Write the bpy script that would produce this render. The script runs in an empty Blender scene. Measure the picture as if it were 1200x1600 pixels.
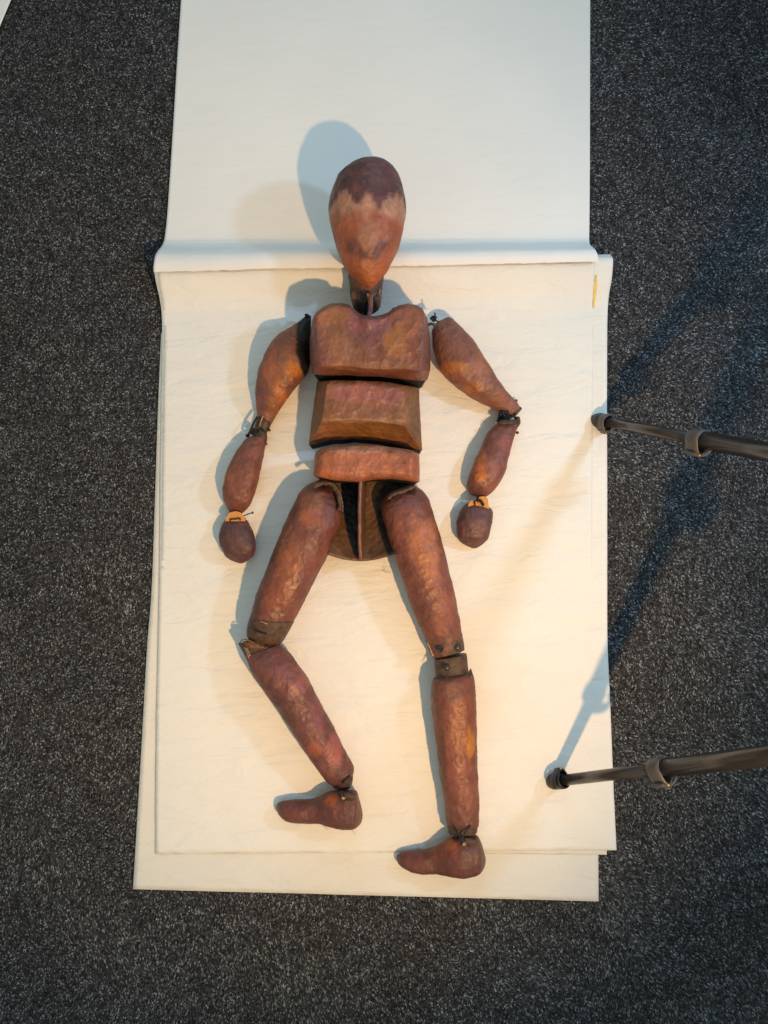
import bpy, bmesh, math, random
import numpy as np
from mathutils import Vector, noise, Matrix

# ------------------------------------------------------------------ camera
SC = bpy.context.scene
COL = SC.collection
H = 1.07                      # lens height above the floor
TILT = math.radians(4.4)      # leaning towards the head of the figure
FPX = 1155.0                  # focal length in pixels of the 1200x1600 photograph
cam = bpy.data.cameras.new('camera')
cam.sensor_fit = 'VERTICAL'
cam.sensor_height = 36.0
cam.lens = FPX / 1600 * 36.0
cam.clip_start = 0.01
cam.clip_end = 100
cam_o = bpy.data.objects.new('camera', cam)
COL.objects.link(cam_o)
cam_o.location = (0, 0, H)
cam_o.rotation_euler = (TILT, 0, 0)
SC.camera = cam_o

# ------------------------------------------------------------------ light
world = bpy.data.worlds.new('World')
SC.world = world
world.use_nodes = True
bg = world.node_tree.nodes['Background']
bg.inputs[0].default_value = (0.88, 1.0, 0.97, 1)
bg.inputs[1].default_value = 0.42


def lamp(name, kind, loc, target, energy, color, size, spot=None, blend=1.0):
    l = bpy.data.lights.new(name, kind)
    l.energy = energy
    l.color = color
    if kind == 'SPOT':
        l.spot_size = math.radians(spot)
        l.spot_blend = blend
        l.shadow_soft_size = size
    elif kind == 'AREA':
        l.shape = 'DISK'
        l.size = size
    else:
        l.shadow_soft_size = size
    o = bpy.data.objects.new(name, l)
    COL.objects.link(o)
    o.location = loc
    d = Vector(target) - Vector(loc)
    o.rotation_euler = d.to_track_quat('-Z', 'Y').to_euler()
    return o


# warm lamp beyond the feet, cool lamp at the right; world and an added fill give the rest
lamp('warm_spot', 'SPOT', (0.51, -0.61, 1.24), (-0.19, 0.16, 0.0), 80, (1.0, 0.60, 0.27), 0.022, 70, 1.0)
lamp('cool_lamp', 'SPOT', (0.98, 0.36, 0.95), (-0.16, 0.14, 0.0), 22.0, (0.38, 0.66, 1.0), 0.045, 95, 1.0)
lamp('cool_fill', 'AREA', (0.1, 2.3, 1.7), (0.0, 0.75, 0.0), 9, (0.34, 0.68, 1.0), 1.2)  # unseen fill added to cool the paper beyond the head

SC.view_settings.view_transform = 'Standard'
SC.view_settings.look = 'None'
SC.view_settings.exposure = 0.0
SC.view_settings.gamma = 1.0
SC.view_settings.use_curve_mapping = False
SC.render.engine = 'CYCLES'

# ------------------------------------------------------------------ helpers
_F = Vector((0, math.sin(TILT), -math.cos(TILT)))
_U = Vector((0, math.cos(TILT), math.sin(TILT)))


def G(px, py, z=0.0):
    """world point at height z that lies under photo pixel (px, py)"""
    d = _F * FPX + Vector((px - 600.0, 0, 0)) + _U * (800.0 - py)
    t = (z - H) / d.z
    return Vector((d.x * t, d.y * t, z))


MM = 0.001
PXM = 0.00093                 # metres per photo pixel on the floor


def nz(p, s, seed=0.0):
    return noise.noise(Vector((p[0] * s + seed, p[1] * s - seed * 1.7, p[2] * s + seed * 0.6)))


def obj(name, verts, faces, mat, parent=None, smooth=True, cols=None, mats=None, fm=None):
    """one mesh object; origin at the centre of its vertices' footprint"""
    verts = [Vector(v) for v in verts]
    n = len(verts)
    c = sum(verts, Vector()) / n
    c.z = min(v.z for v in verts)
    me = bpy.data.meshes.new(name)
    me.from_pydata([tuple(v - c) for v in verts], [], faces)
    me.update()
    if cols is not None:
        a = me.color_attributes.new('paint', 'FLOAT_COLOR', 'POINT')
        flat = np.ones((n, 4), dtype=np.float32)
        flat[:, :3] = np.array(cols, dtype=np.float32)
        a.data.foreach_set('color', flat.ravel())
    for m in (mats or [mat]):
        me.materials.append(m)
    if fm is not None:
        me.polygons.foreach_set('material_index', np.array(fm, dtype=np.int32))
    me.polygons.foreach_set('use_smooth', np.full(len(me.polygons), smooth))
    bm = bmesh.new()
    bm.from_mesh(me)
    bmesh.ops.recalc_face_normals(bm, faces=bm.faces)
    bm.to_mesh(me)
    bm.free()
    o = bpy.data.objects.new(name, me)
    COL.objects.link(o)
    if parent is not None:
        o.parent = parent
        w = Vector((0, 0, 0))
        q = parent
        while q is not None:
            w += q.location
            q = q.parent
        o.location = c - w
    else:
        o.location = c
    return o


def empty(name, loc, parent=None):
    o = bpy.data.objects.new(name, None)
    o.empty_display_size = 0.05
    COL.objects.link(o)
    o.location = loc
    if parent is not None:
        o.parent = parent
        o.location = Vector(loc) - parent.location
    return o


def tag(o, label, cat=None, group=None, kind=None):
    if label:
        o['label'] = label
    if cat:
        o['category'] = cat
    if group:
        o['group'] = group
    if kind:
        o['kind'] = kind
    return o


def catmull(pts, n):
    """resample a list of tuples with a Catmull-Rom spline by index parameter"""
    P = np.array(pts, dtype=float)
    m = len(P)
    out = []
    for t in np.linspace(0, m - 1, n):
        i = min(int(t), m - 2)
        f = t - i
        p1, p2 = P[i], P[i + 1]
        p0 = P[i - 1] if i > 0 else 2 * p1 - p2
        p3 = P[i + 2] if i + 2 < m else 2 * p2 - p1
        out.append(0.5 * ((2 * p1) + (-p0 + p2) * f + (2 * p0 - 5 * p1 + 4 * p2 - p3) * f * f + (-p0 + 3 * p1 - 3 * p2 + p3) * f ** 3))
    return np.array(out)


def polyline_at(pts, t):
    """point at arc-length fraction t"""
    P = np.array(pts, dtype=float)
    seg = np.linalg.norm(np.diff(P, axis=0), axis=1)
    s = np.concatenate([[0], np.cumsum(seg)]) / seg.sum()
    return np.array([np.interp(t, s, P[:, k]) for k in range(P.shape[1])])


# ------------------------------------------------------------------ materials
def new_mat(name):
    m = bpy.data.materials.new(name)
    m.use_nodes = True
    nt = m.node_tree
    return m, nt, nt.nodes['Principled BSDF']


def node(nt, kind, **kw):
    n = nt.nodes.new(kind)
    for k, v in kw.items():
        if k.startswith('i_'):
            key = k[2:]
            n.inputs[int(key) if key.isdigit() else key].default_value = v
        else:
            setattr(n, k, v)
    return n


def simple_mat(name, col, rough=0.6, metal=0.0, bump=0.0, scale=200.0, var=0.25, spec=0.4):
    m, nt, b = new_mat(name)
    L = nt.links.new
    tc = node(nt, 'ShaderNodeTexCoord')
    n1 = node(nt, 'ShaderNodeTexNoise', i_Scale=scale, i_Detail=4.0)
    L(tc.outputs['Object'], n1.inputs['Vector'])
    mr = node(nt, 'ShaderNodeMapRange', i_1=0.3, i_2=0.7, i_3=1 - var, i_4=1 + var)
    L(n1.outputs[0], mr.inputs[0])
    mx = node(nt, 'ShaderNodeVectorMath', operation='SCALE')
    mx.inputs[0].default_value = col
    L(mr.outputs[0], mx.inputs['Scale'])
    L(mx.outputs[0], b.inputs['Base Color'])
    b.inputs['Roughness'].default_value = rough
    b.inputs['Metallic'].default_value = metal
    b.inputs['Specular IOR Level'].default_value = spec
    if bump:
        bp = node(nt, 'ShaderNodeBump', i_Strength=bump, i_Distance=0.001)
        L(n1.outputs[0], bp.inputs['Height'])
        L(bp.outputs[0], b.inputs['Normal'])
    return m


def mache_mat(name):
    """painted papier mache: attribute paint, brushed variation, paper creases, satin varnish"""
    m, nt, b = new_mat(name)
    L = nt.links.new
    tc = node(nt, 'ShaderNodeTexCoord')
    at = node(nt, 'ShaderNodeAttribute', attribute_name='paint')
    geo = tc.outputs['Object']
    # domain warp
    w = node(nt, 'ShaderNodeTexNoise', i_Scale=26.0, i_Detail=3.0)
    L(geo, w.inputs['Vector'])
    ws = node(nt, 'ShaderNodeVectorMath', operation='MULTIPLY_ADD')
    L(w.outputs['Color'], ws.inputs[0])
    ws.inputs[1].default_value = (0.009, 0.009, 0.009)
    L(geo, ws.inputs[2])
    # broad brushed value variation
    n1 = node(nt, 'ShaderNodeTexNoise', i_Scale=38.0, i_Detail=6.0, i_Roughness=0.62)
    L(ws.outputs[0], n1.inputs['Vector'])
    r1 = node(nt, 'ShaderNodeMapRange', i_1=0.30, i_2=0.70, i_3=0.80, i_4=1.44)
    L(n1.outputs[0], r1.inputs[0])
    sc = node(nt, 'ShaderNodeVectorMath', operation='SCALE')
    L(at.outputs['Color'], sc.inputs[0])
    L(r1.outputs[0], sc.inputs['Scale'])
    # ochre rubbed highlights
    n2 = node(nt, 'ShaderNodeTexNoise', i_Scale=17.0, i_Detail=5.0, i_Roughness=0.58)
    L(ws.outputs[0], n2.inputs['Vector'])
    r2 = node(nt, 'ShaderNodeMapRange', i_1=0.52, i_2=0.74, i_3=0.0, i_4=0.22)
    L(n2.outputs[0], r2.inputs[0])
    mx = node(nt, 'ShaderNodeMix', data_type='RGBA')
    L(r2.outputs[0], mx.inputs[0])
    L(sc.outputs[0], mx.inputs[6])
    mul = node(nt, 'ShaderNodeVectorMath', operation='MULTIPLY')
    L(at.outputs['Color'], mul.inputs[0])
    mul.inputs[1].default_value = (1.95, 1.75, 1.35)
    L(mul.outputs[0], mx.inputs[7])
    # darker along creases: ridge lines of warped noise, broken up
    def ridge(scale, dist, width, seed):
        mp = node(nt, 'ShaderNodeMapping')
        mp.inputs['Location'].default_value = (seed, seed * .7, seed * 1.3)
        mp.inputs['Rotation'].default_value = (seed, seed * 2.0, seed * .5)
        mp.inputs['Scale'].default_value = (1.0, 0.55, 1.0)
        L(ws.outputs[0], mp.inputs[0])
        rn = node(nt, 'ShaderNodeTexNoise', i_Scale=scale, i_Detail=1.5, i_Roughness=0.5, i_Distortion=dist)
        L(mp.outputs[0], rn.inputs['Vector'])
        sb = node(nt, 'ShaderNodeMath', operation='SUBTRACT', i_1=0.5)
        L(rn.outputs[0], sb.inputs[0])
        ab = node(nt, 'ShaderNodeMath', operation='ABSOLUTE')
        L(sb.outputs[0], ab.inputs[0])
        mk = node(nt, 'ShaderNodeTexNoise', i_Scale=scale * 1.1, i_Detail=2.0)
        L(geo, mk.inputs['Vector'])
        wd = node(nt, 'ShaderNodeMapRange', i_1=0.45, i_2=0.65, i_3=0.0008, i_4=width)
        L(mk.outputs[0], wd.inputs[0])
        dv = node(nt, 'ShaderNodeMath', operation='DIVIDE')
        L(ab.outputs[0], dv.inputs[0])
        L(wd.outputs[0], dv.inputs[1])
        c_ = node(nt, 'ShaderNodeClamp')
        L(dv.outputs[0], c_.inputs[0])
        return c_
    ra, rb_ = ridge(34.0, 0.8, 0.040, 1.7), ridge(58.0, 1.2, 0.050, 4.3)
    cl = node(nt, 'ShaderNodeMath', operation='MULTIPLY')
    L(ra.outputs[0], cl.inputs[0])
    L(rb_.outputs[0], cl.inputs[1])
    gl = node(nt, 'ShaderNodeMapRange', i_1=0.0, i_2=1.0, i_3=0.86, i_4=1.0)
    L(cl.outputs[0], gl.inputs[0])
    fin = node(nt, 'ShaderNodeVectorMath', operation='SCALE')
    L(mx.outputs[2], fin.inputs[0])
    L(gl.outputs[0], fin.inputs['Scale'])
    hs = node(nt, 'ShaderNodeHueSaturation', i_Hue=0.497, i_Saturation=1.06, i_Value=1.0)
    L(fin.outputs[0], hs.inputs['Color'])
    L(hs.outputs[0], b.inputs['Base Color'])
    # gloss
    rr = node(nt, 'ShaderNodeMapRange', i_1=0.3, i_2=0.7, i_3=0.40, i_4=0.62)
    L(n2.outputs[0], rr.inputs[0])
    L(rr.outputs[0], b.inputs['Roughness'])
    b.inputs['Specular IOR Level'].default_value = 0.5
    # relief: crumpled, overlapped paper strips + wrinkles + grain
    f1 = node(nt, 'ShaderNodeTexNoise', i_Scale=36.0, i_Detail=4.0, i_Roughness=0.5, i_Distortion=0.2)
    L(geo, f1.inputs['Vector'])
    v2 = node(nt, 'ShaderNodeTexVoronoi', feature='F1', i_Scale=60.0)
    L(ws.outputs[0], v2.inputs['Vector'])
    v3 = node(nt, 'ShaderNodeTexVoronoi', feature='F1', i_Scale=125.0)
    L(ws.outputs[0], v3.inputs['Vector'])
    hm = node(nt, 'ShaderNodeMath', operation='MULTIPLY_ADD', i_1=0.52)
    L(v2.outputs['Distance'], hm.inputs[0])
    L(f1.outputs[0], hm.inputs[2])
    hmb = node(nt, 'ShaderNodeMath', operation='MULTIPLY_ADD', i_1=0.34)
    L(v3.outputs['Distance'], hmb.inputs[0])
    L(hm.outputs[0], hmb.inputs[2])
    hm2 = node(nt, 'ShaderNodeMath', operation='MULTIPLY_ADD', i_1=0.07)
    L(cl.outputs[0], hm2.inputs[0])
    L(hmb.outputs[0], hm2.inputs[2])
    fg = node(nt, 'ShaderNodeTexNoise', i_Scale=420.0, i_Detail=3.0)
    L(geo, fg.inputs['Vector'])
    hm3 = node(nt, 'ShaderNodeMath', operation='MULTIPLY_ADD', i_1=0.07)
    L(fg.outputs[0], hm3.inputs[0])
    L(hm2.outputs[0], hm3.inputs[2])
    bp = node(nt, 'ShaderNodeBump', i_Strength=0.85, i_Distance=0.0036)
    L(hm3.outputs[0], bp.inputs['Height'])
    L(bp.outputs[0], b.inputs['Normal'])
    return m


def paper_mat(name, col=(0.81, 0.795, 0.735), relief=0.0048):
    m, nt, b = new_mat(name)
    L = nt.links.new
    tc = node(nt, 'ShaderNodeTexCoord')
    mp = node(nt, 'ShaderNodeMapping')
    mp.inputs['Scale'].default_value = (13.0, 38.0, 13.0)
    L(tc.outputs['Object'], mp.inputs[0])
    n1 = node(nt, 'ShaderNodeTexNoise', i_Scale=1.0, i_Detail=5.0, i_Roughness=0.55, i_Distortion=0.6)
    L(mp.outputs[0], n1.inputs['Vector'])
    n2 = node(nt, 'ShaderNodeTexNoise', i_Scale=5.0, i_Detail=4.0)
    L(tc.outputs['Object'], n2.inputs['Vector'])
    mr = node(nt, 'ShaderNodeMapRange', i_1=0.3, i_2=0.7, i_3=0.965, i_4=1.02)
    L(n2.outputs[0], mr.inputs[0])
    sc = node(nt, 'ShaderNodeVectorMath', operation='SCALE')
    sc.inputs[0].default_value = col
    L(mr.outputs[0], sc.inputs['Scale'])
    L(sc.outputs[0], b.inputs['Base Color'])
    b.inputs['Roughness'].default_value = 0.72
    b.inputs['Specular IOR Level'].default_value = 0.25
    n3 = node(nt, 'ShaderNodeTexNoise', i_Scale=650.0, i_Detail=2.0)
    L(tc.outputs['Object'], n3.inputs['Vector'])
    ad = node(nt, 'ShaderNodeMath', operation='MULTIPLY_ADD', i_1=0.03)
    L(n3.outputs[0], ad.inputs[0])
    L(n1.outputs[0], ad.inputs[2])
    # handling creases: soft facets and a few sharp kinks
    vo = node(nt, 'ShaderNodeTexVoronoi', feature='F1', i_Scale=0.45)
    wm = node(nt, 'ShaderNodeVectorMath', operation='MULTIPLY_ADD')
    L(n2.outputs['Color'], wm.inputs[0])
    wm.inputs[1].default_value = (0.9, 0.9, 0.9)
    L(mp.outputs[0], wm.inputs[2])
    L(wm.outputs[0], vo.inputs['Vector'])
    a2 = node(nt, 'ShaderNodeMath', operation='MULTIPLY_ADD', i_1=0.22)
    L(vo.outputs['Distance'], a2.inputs[0])
    L(ad.outputs[0], a2.inputs[2])
    bp = node(nt, 'ShaderNodeBump', i_Strength=1.0, i_Distance=relief)
    L(a2.outputs[0], bp.inputs['Height'])
    L(bp.outputs[0], b.inputs['Normal'])
    return m


def carpet_mat(name, attr):
    m, nt, b = new_mat(name)
    L = nt.links.new
    tc = node(nt, 'ShaderNodeTexCoord')
    if attr:
        at = node(nt, 'ShaderNodeAttribute', attribute_name='paint')
        big = node(nt, 'ShaderNodeTexNoise', i_Scale=48.0, i_Detail=5.0, i_Roughness=0.7)
        L(tc.outputs['Object'], big.inputs['Vector'])
        mr = node(nt, 'ShaderNodeMapRange', i_1=0.3, i_2=0.7, i_3=0.5, i_4=1.6)
        L(big.outputs[0], mr.inputs[0])
        sc = node(nt, 'ShaderNodeVectorMath', operation='SCALE')
        L(at.outputs['Color'], sc.inputs[0])
        L(mr.outputs[0], sc.inputs['Scale'])
        L(sc.outputs[0], b.inputs['Base Color'])
    else:
        vo = node(nt, 'ShaderNodeTexVoronoi', i_Scale=330.0)
        L(tc.outputs['Object'], vo.inputs['Vector'])
        cr = node(nt, 'ShaderNodeValToRGB')
        cr.color_ramp.elements[0].color = (0.012, 0.012, 0.013, 1)
        cr.color_ramp.elements[1].color = (0.10, 0.10, 0.105, 1)
        cr.color_ramp.elements[0].position = 0.35
        L(vo.outputs['Color'], cr.inputs[0])
        L(cr.outputs[0], b.inputs['Base Color'])
        bp = node(nt, 'ShaderNodeBump', i_Strength=1.0, i_Distance=0.002)
        L(vo.outputs['Distance'], bp.inputs['Height'])
        L(bp.outputs[0], b.inputs['Normal'])
    b.inputs['Roughness'].default_value = 0.8
    b.inputs['Specular IOR Level'].default_value = 0.25
    return m


M_MACHE = mache_mat('painted_papier_mache')
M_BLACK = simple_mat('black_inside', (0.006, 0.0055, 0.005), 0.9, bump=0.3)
M_CORD = simple_mat('black_cord', (0.012, 0.010, 0.010), 0.6, bump=0.4, scale=900)
M_CARD = simple_mat('brown_card_band', (0.080, 0.044, 0.027), 0.55, bump=0.6, scale=140, var=0.45)
M_RAW = simple_mat('torn_card_edge', (0.42, 0.27, 0.15), 0.8, bump=0.6, scale=260, var=0.5)
M_EDGE = simple_mat('worn_card_edge', (0.20, 0.115, 0.06), 0.75, bump=0.6, scale=260, var=0.6)
M_DARKCARD = simple_mat('dark_brown_card', (0.060, 0.033, 0.022), 0.6, bump=0.6, scale=150, var=0.5)
M_FOAM = simple_mat('orange_foam', (0.62, 0.27, 0.065), 0.8, bump=0.35, scale=500, var=0.15)
M_RIVET = simple_mat('tarnished_rivet', (0.10, 0.085, 0.075), 0.4, metal=0.7, scale=700, var=0.5)
M_TUBE = simple_mat('anodised_tube', (0.080, 0.070, 0.064), 0.26, metal=0.5, scale=60, var=0.08)
M_PLASTIC = simple_mat('black_plastic', (0.020, 0.018, 0.017), 0.42, bump=0.15, scale=600, var=0.2)
M_CLAMP = simple_mat('grey_plastic', (0.10, 0.09, 0.083), 0.42, bump=0.1, scale=600, var=0.1)
M_BRASS = simple_mat('brass_pin', (0.55, 0.38, 0.16), 0.35, metal=0.9)
M_PAPER = paper_mat('white_paper')
M_PAPER_TOP = paper_mat('smooth_white_paper', (0.83, 0.82, 0.785), 0.0016)
M_PAPER2 = paper_mat('cream_paper', (0.77, 0.745, 0.67))
M_YELLOW = simple_mat('yellow_card', (0.85, 0.58, 0.14), 0.7, var=0.1)
M_PILE = carpet_mat('carpet_pile', True)
M_BASE = carpet_mat('carpet_base', False)

# ------------------------------------------------------------------ floor
fl = obj('floor', [(-4, -4, 0), (4, -4, 0), (4, 4, 0), (-4, 4, 0)], [(0, 1, 2, 3)], M_BASE, smooth=False)
tag(fl, None, kind='structure')


def make_pile():
    rng = np.random.default_rng(7)
    x0, x1, y0, y1 = -0.86, 0.86, -0.92, 1.06
    sp = 0.0023
    gx, gy = np.meshgrid(np.arange(x0, x1, sp), np.arange(y0, y1, sp))
    p = np.stack([gx.ravel(), gy.ravel()], 1)
    p += rng.normal(0, sp * 0.33, p.shape)
    inside = (np.abs(p[:, 0]) < 0.27) & (p[:, 1] > -0.43) & (p[:, 1] < 1.06)
    p = p[~inside]
    n = len(p)
    lean = rng.normal(0, 0.0010, (n, 2)) + np.array([0.0007, -0.0012])
    # the pile leans different ways where it has been trodden
    fld = np.zeros((n, 2))
    for q in range(14):
        fr = rng.uniform(8, 55)
        an = rng.uniform(0, 6.283)
        ph = rng.uniform(0, 6.283, 2)
        for w_ in range(2):
            fld[:, w_] += np.sin((p[:, 0] * math.cos(an) + p[:, 1] * math.sin(an)) * fr + ph[w_])
    lean += fld * 0.00022
    r = rng.uniform(0.0009, 0.0016, n)
    hgt = rng.uniform(0.0012, 0.0034, n)
    a0 = rng.uniform(0, 6.283, n)
    V = np.zeros((n, 4, 3))
    for k in range(3):
        V[:, k, 0] = p[:, 0] + r * np.cos(a0 + k * 2.0944)
        V[:, k, 1] = p[:, 1] + r * np.sin(a0 + k * 2.0944)
        V[:, k, 2] = 0.0002
    V[:, 3, 0] = p[:, 0] + lean[:, 0]
    V[:, 3, 1] = p[:, 1] + lean[:, 1]
    V[:, 3, 2] = hgt
    base = np.arange(n)[:, None] * 4
    T = np.concatenate([base + np.array([[0, 1, 3]]), base + np.array([[1, 2, 3]]), base + np.array([[2, 0, 3]])], 1).reshape(-1, 3)
    g = np.exp(rng.normal(math.log(0.044), 0.6, n))
    hi = rng.random(n) < 0.22
    g[hi] = rng.uniform(0.11, 0.31, hi.sum())
    tint = 1 + rng.normal(0, 0.05, (n, 3))
    c = g[:, None] * tint * np.array([0.90, 1.0, 1.09])
    C = np.ones((n, 4, 4), dtype=np.float32)
    C[:, :, :3] = c[:, None, :]
    me = bpy.data.meshes.new('carpet_pile')
    me.vertices.add(n * 4)
    me.vertices.foreach_set('co', V.ravel())
    me.loops.add(len(T) * 3)
    me.loops.foreach_set('vertex_index', T.ravel().astype(np.int32))
    me.polygons.add(len(T))
    me.polygons.foreach_set('loop_start', np.arange(0, len(T) * 3, 3, dtype=np.int32))
    me.update(calc_edges=True)
    at = me.color_attributes.new('paint', 'FLOAT_COLOR', 'POINT')
    at.data.foreach_set('color', C.ravel())
    me.materials.append(M_PILE)
    o = bpy.data.objects.new('carpet_pile', me)
    COL.objects.link(o)
    o.parent = fl
    tag(o, None, kind='stuff')
    return o


make_pile()


# ------------------------------------------------------------------ paper
def sheet(name, rows, mat, wrinkle=0.0006, nx=90, ny=120, thick=0.00025, seed=0.0, torn=0.0, curve=None, ripple=1.0):
    """rows: (left px, left py, right px, right py, z); a sheet of paper lofted through them"""
    R = np.array(rows, dtype=float)
    world_rows = []
    for lx, ly, rx, ry, z in R:
        a, b = G(lx, ly, z), G(rx, ry, z)
        world_rows.append((a.x, a.y, a.z, b.x, b.y, b.z))
    W = np.array(world_rows)
    mid = (W[:, 0:3] + W[:, 3:6]) / 2
    s = np.concatenate([[0], np.cumsum(np.linalg.norm(np.diff(mid, axis=0), axis=1))])
    # denser rows where the sheet bends
    idx = np.linspace(0, len(R) - 1, ny)
    sm = catmull([tuple(w) for w in W], ny)
    verts = []
    for j in range(ny):
        a, b = Vector(sm[j, 0:3]), Vector(sm[j, 3:6])
        for i in range(nx):
            f = i / (nx - 1)
            p = a.lerp(b, f)
            q = Vector((p.x * 6, p.y * 11, seed))
            w2 = Vector((p.x * 17 + p.y * 4 + noise.noise(q) * .8, p.y * 62, seed + 2))
            rip = (.35 + .65 * max(0.0, min(1.0, (0.05 - p.y) / 0.25))) * ripple
            dz = noise.noise(q) * wrinkle + noise.noise(q * 3.1) * wrinkle * 0.3 + noise.noise(w2) * wrinkle * .75 * rip + noise.noise(w2 * 1.9) * wrinkle * .25 * rip
            dz += (curve(p, f) if curve else 0)
            p.z += dz + wrinkle
            if torn and j == ny - 1:
                p.y += noise.noise(Vector((p.x * 160, seed, 0))) * torn
            verts.append(p)
    faces = [(j * nx + i, j * nx + i + 1, (j + 1) * nx + i + 1, (j + 1) * nx + i) for j in range(ny - 1) for i in range(nx - 1)]
    o = obj(name, verts, faces, mat)
    md = o.modifiers.new('thickness', 'SOLIDIFY')
    md.thickness = thick
    md.offset = 1.0
    return o


lower = sheet('paper_sheet', [(252, 520, 930, 540, .0040), (247, 640, 931, 660, .0040), (238, 900, 932, 920, .0040), (230, 1012, 933, 1032, .0040),
                              (221, 1170, 934, 1190, .0040), (208, 1389, 935, 1408, .0042)], M_PAPER2, 0.0005, seed=1.3)
tag(lower, 'lowest cream sheet sticking out past the feet and along the left side', 'paper', 'sheets under the figure')
middle = sheet('paper_sheet', [(300, 700, 944, 690, .0050), (298, 900, 945, 900, .0050), (296, 1150, 947, 1150, .0050), (294, 1329, 948, 1335.5, .0050)],
               M_PAPER2, 0.0004, seed=2.9)
tag(middle, 'sheet of which only a narrow corner shows at the lower right, between two others', 'paper', 'sheets under the figure')
main = sheet('paper_sheet', [(243, 412, 953, 398, .020), (241, 418, 957, 404, .030), (242, 430, 957.5, 413, .031), (245.5, 448, 955.5, 436, .023), (250, 468, 951, 462, .012),
                             (253, 492, 949, 490, .0070), (253.5, 530, 948.5, 530, .0062), (252, 640, 948, 640, .0062), (250, 760, 948.5, 760, .0062), (249, 900, 948.5, 900, .0062),
                             (247, 1000, 949, 1000, .0062), (245, 1100, 953, 1100, .0062), (243.5, 1220, 958, 1220, .0062), (243, 1334, 963, 1328, .0064)],
             M_PAPER, 0.0008, nx=110, ny=200, seed=4.1)
tag(main, 'large white sheet directly under the legs and arms, its right edge reaching furthest', 'paper', 'sheets under the figure')
inner = sheet('paper_sheet', [(247, 414, 929, 405, .0315), (247, 430, 929.5, 417, .0322), (249, 448, 928.5, 438, .0242), (253, 468, 927.5, 464, .0130),
                              (255.5, 494, 927, 492, .0068), (256.5, 530, 926.5, 530, .0069), (255, 640, 926, 640, .0069), (253.5, 760, 925.5, 760, .0068),
                              (252, 900, 925, 900, .0064), (250, 1000, 924, 1000, .0063), (249, 1104, 923, 1104, .00625)],
              M_PAPER, 0.0008, nx=110, ny=160, thick=0.00010, seed=4.1)
tag(inner, 'thin topmost white sheet below the fold, lying under the torso', 'paper', 'sheets under the figure')
folded = sheet('paper_sheet', [(288, -90, 922.5, -90, .0065), (283, 0, 922, 0, .0065), (276, 110, 921.7, 110, .0065), (270, 210, 921.5, 210, .0065), (262, 330, 921, 328, .0065),
                               (258, 368, 920.5, 366, .0075), (255.5, 379, 920.5, 377, .012), (252, 386, 922, 383, .021), (247, 392, 926, 387, .032), (243, 399, 930, 391, .040), (241, 408, 933, 397, .043),
                               (240, 417, 934.5, 403, .0425), (240, 425, 935, 409, .0405)], M_PAPER_TOP, 0.0007, ripple=0.12, nx=180, ny=220, seed=7.7, torn=0.0016,
               curve=lambda p, f: max(0.0, min(1.0, (p.z - .008) / .02)) * (noise.noise(Vector((p.x * 9, 1, 3))) * .0022 + noise.noise(Vector((p.x * 31, p.y * 20, 5))) * .0009))
tag(folded, 'white sheet folded back behind the head, with a torn curled edge at the neck', 'paper', 'sheets under the figure')

tabv = []
tabf = []
for k, (px, py, z, wdt) in enumerate([(932.6, 430, .0268, 1.2), (932.4, 446, .0202, 4.6), (931.0, 463, .0128, 4.2), (928.6, 480, .0098, 1.4)]):
    for dx in (-wdt, 0.4):
        for dz in (0.0006, 0.0014):
            g = G(px + dx, py, z + dz)
            tabv.append(g)
for k in range(3):
    a = k * 4
    tabf += [(a + 1, a + 3, a + 7, a + 5), (a, a + 4, a + 6, a + 2), (a, a + 1, a + 5, a + 4), (a + 2, a + 6, a + 7, a + 3)]
tabf += [(0, 2, 3, 1), (12, 13, 15, 14)]
tab = obj('paper_strip', tabv, tabf, M_YELLOW, smooth=False)
tag(tab, 'narrow yellow strip at the right edge of the sheets just below the fold', 'paper strip')

corner = sheet('paper_sheet', [(-260, -260, 60, -240, .0045), (-210, -120, 30, -100, .0045), (-150, -60, 26, -20, .0045), (-120, 20, 16, 4, .0045), (-110, 70, -1, 44, .0045), (-110, 180, -45, 150, .0045)],
               M_PAPER_TOP, 0.0005, nx=30, ny=40, seed=9.2)
tag(corner, 'pale sheet of which only a corner shows at the top left of the carpet', 'paper')

# ------------------------------------------------------------------ puppet
RB = (.170, .064, .040)
MV = (.094, .041, .036)
OR = (.40, .135, .038)
TN = (.40, .200, .118)
PK = (.260, .105, .080)
DK = (.042, .022, .016)
BL = (.006, .005, .005)
OC = (.215, .100, .028)

PZ = 0.0095       # top of the paper under the figure
puppet = empty('jointed_puppet', G(575, 750, PZ))
tag(puppet, 'jointed puppet of brown painted papier mache lying face up on white paper', 'puppet')


def mix(a, b, t):
    return tuple(a[i] + (b[i] - a[i]) * t for i in range(3))


def painter(base, patches, warp=7.0, seed=0.0, jag=0.0):
    """paint laid on by hand: base coat and brushed patches (x, y, rx, ry, colour, strength) with ragged edges"""
    def f(px, py):
        wx = px + warp * noise.noise(Vector((px * .05, py * .05, seed)))
        wy = py + warp * noise.noise(Vector((px * .05, py * .05, seed + 9)))
        c = base
        for (x, y, rx, ry, col, st) in patches:
            d = math.hypot((wx - x) / rx, (wy - y) / ry)
            d += 0.22 * noise.noise(Vector((px * .16, py * .16, seed + x)))
            t = 1 - min(max((d - .55) / .55, 0), 1)
            t = t * t * (3 - 2 * t) * st * .85
            if t > 0:
                c = mix(c, col, t)
        return c
    return f


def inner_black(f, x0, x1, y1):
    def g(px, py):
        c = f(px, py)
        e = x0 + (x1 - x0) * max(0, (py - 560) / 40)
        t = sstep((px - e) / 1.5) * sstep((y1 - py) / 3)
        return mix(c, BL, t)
    return g


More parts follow.
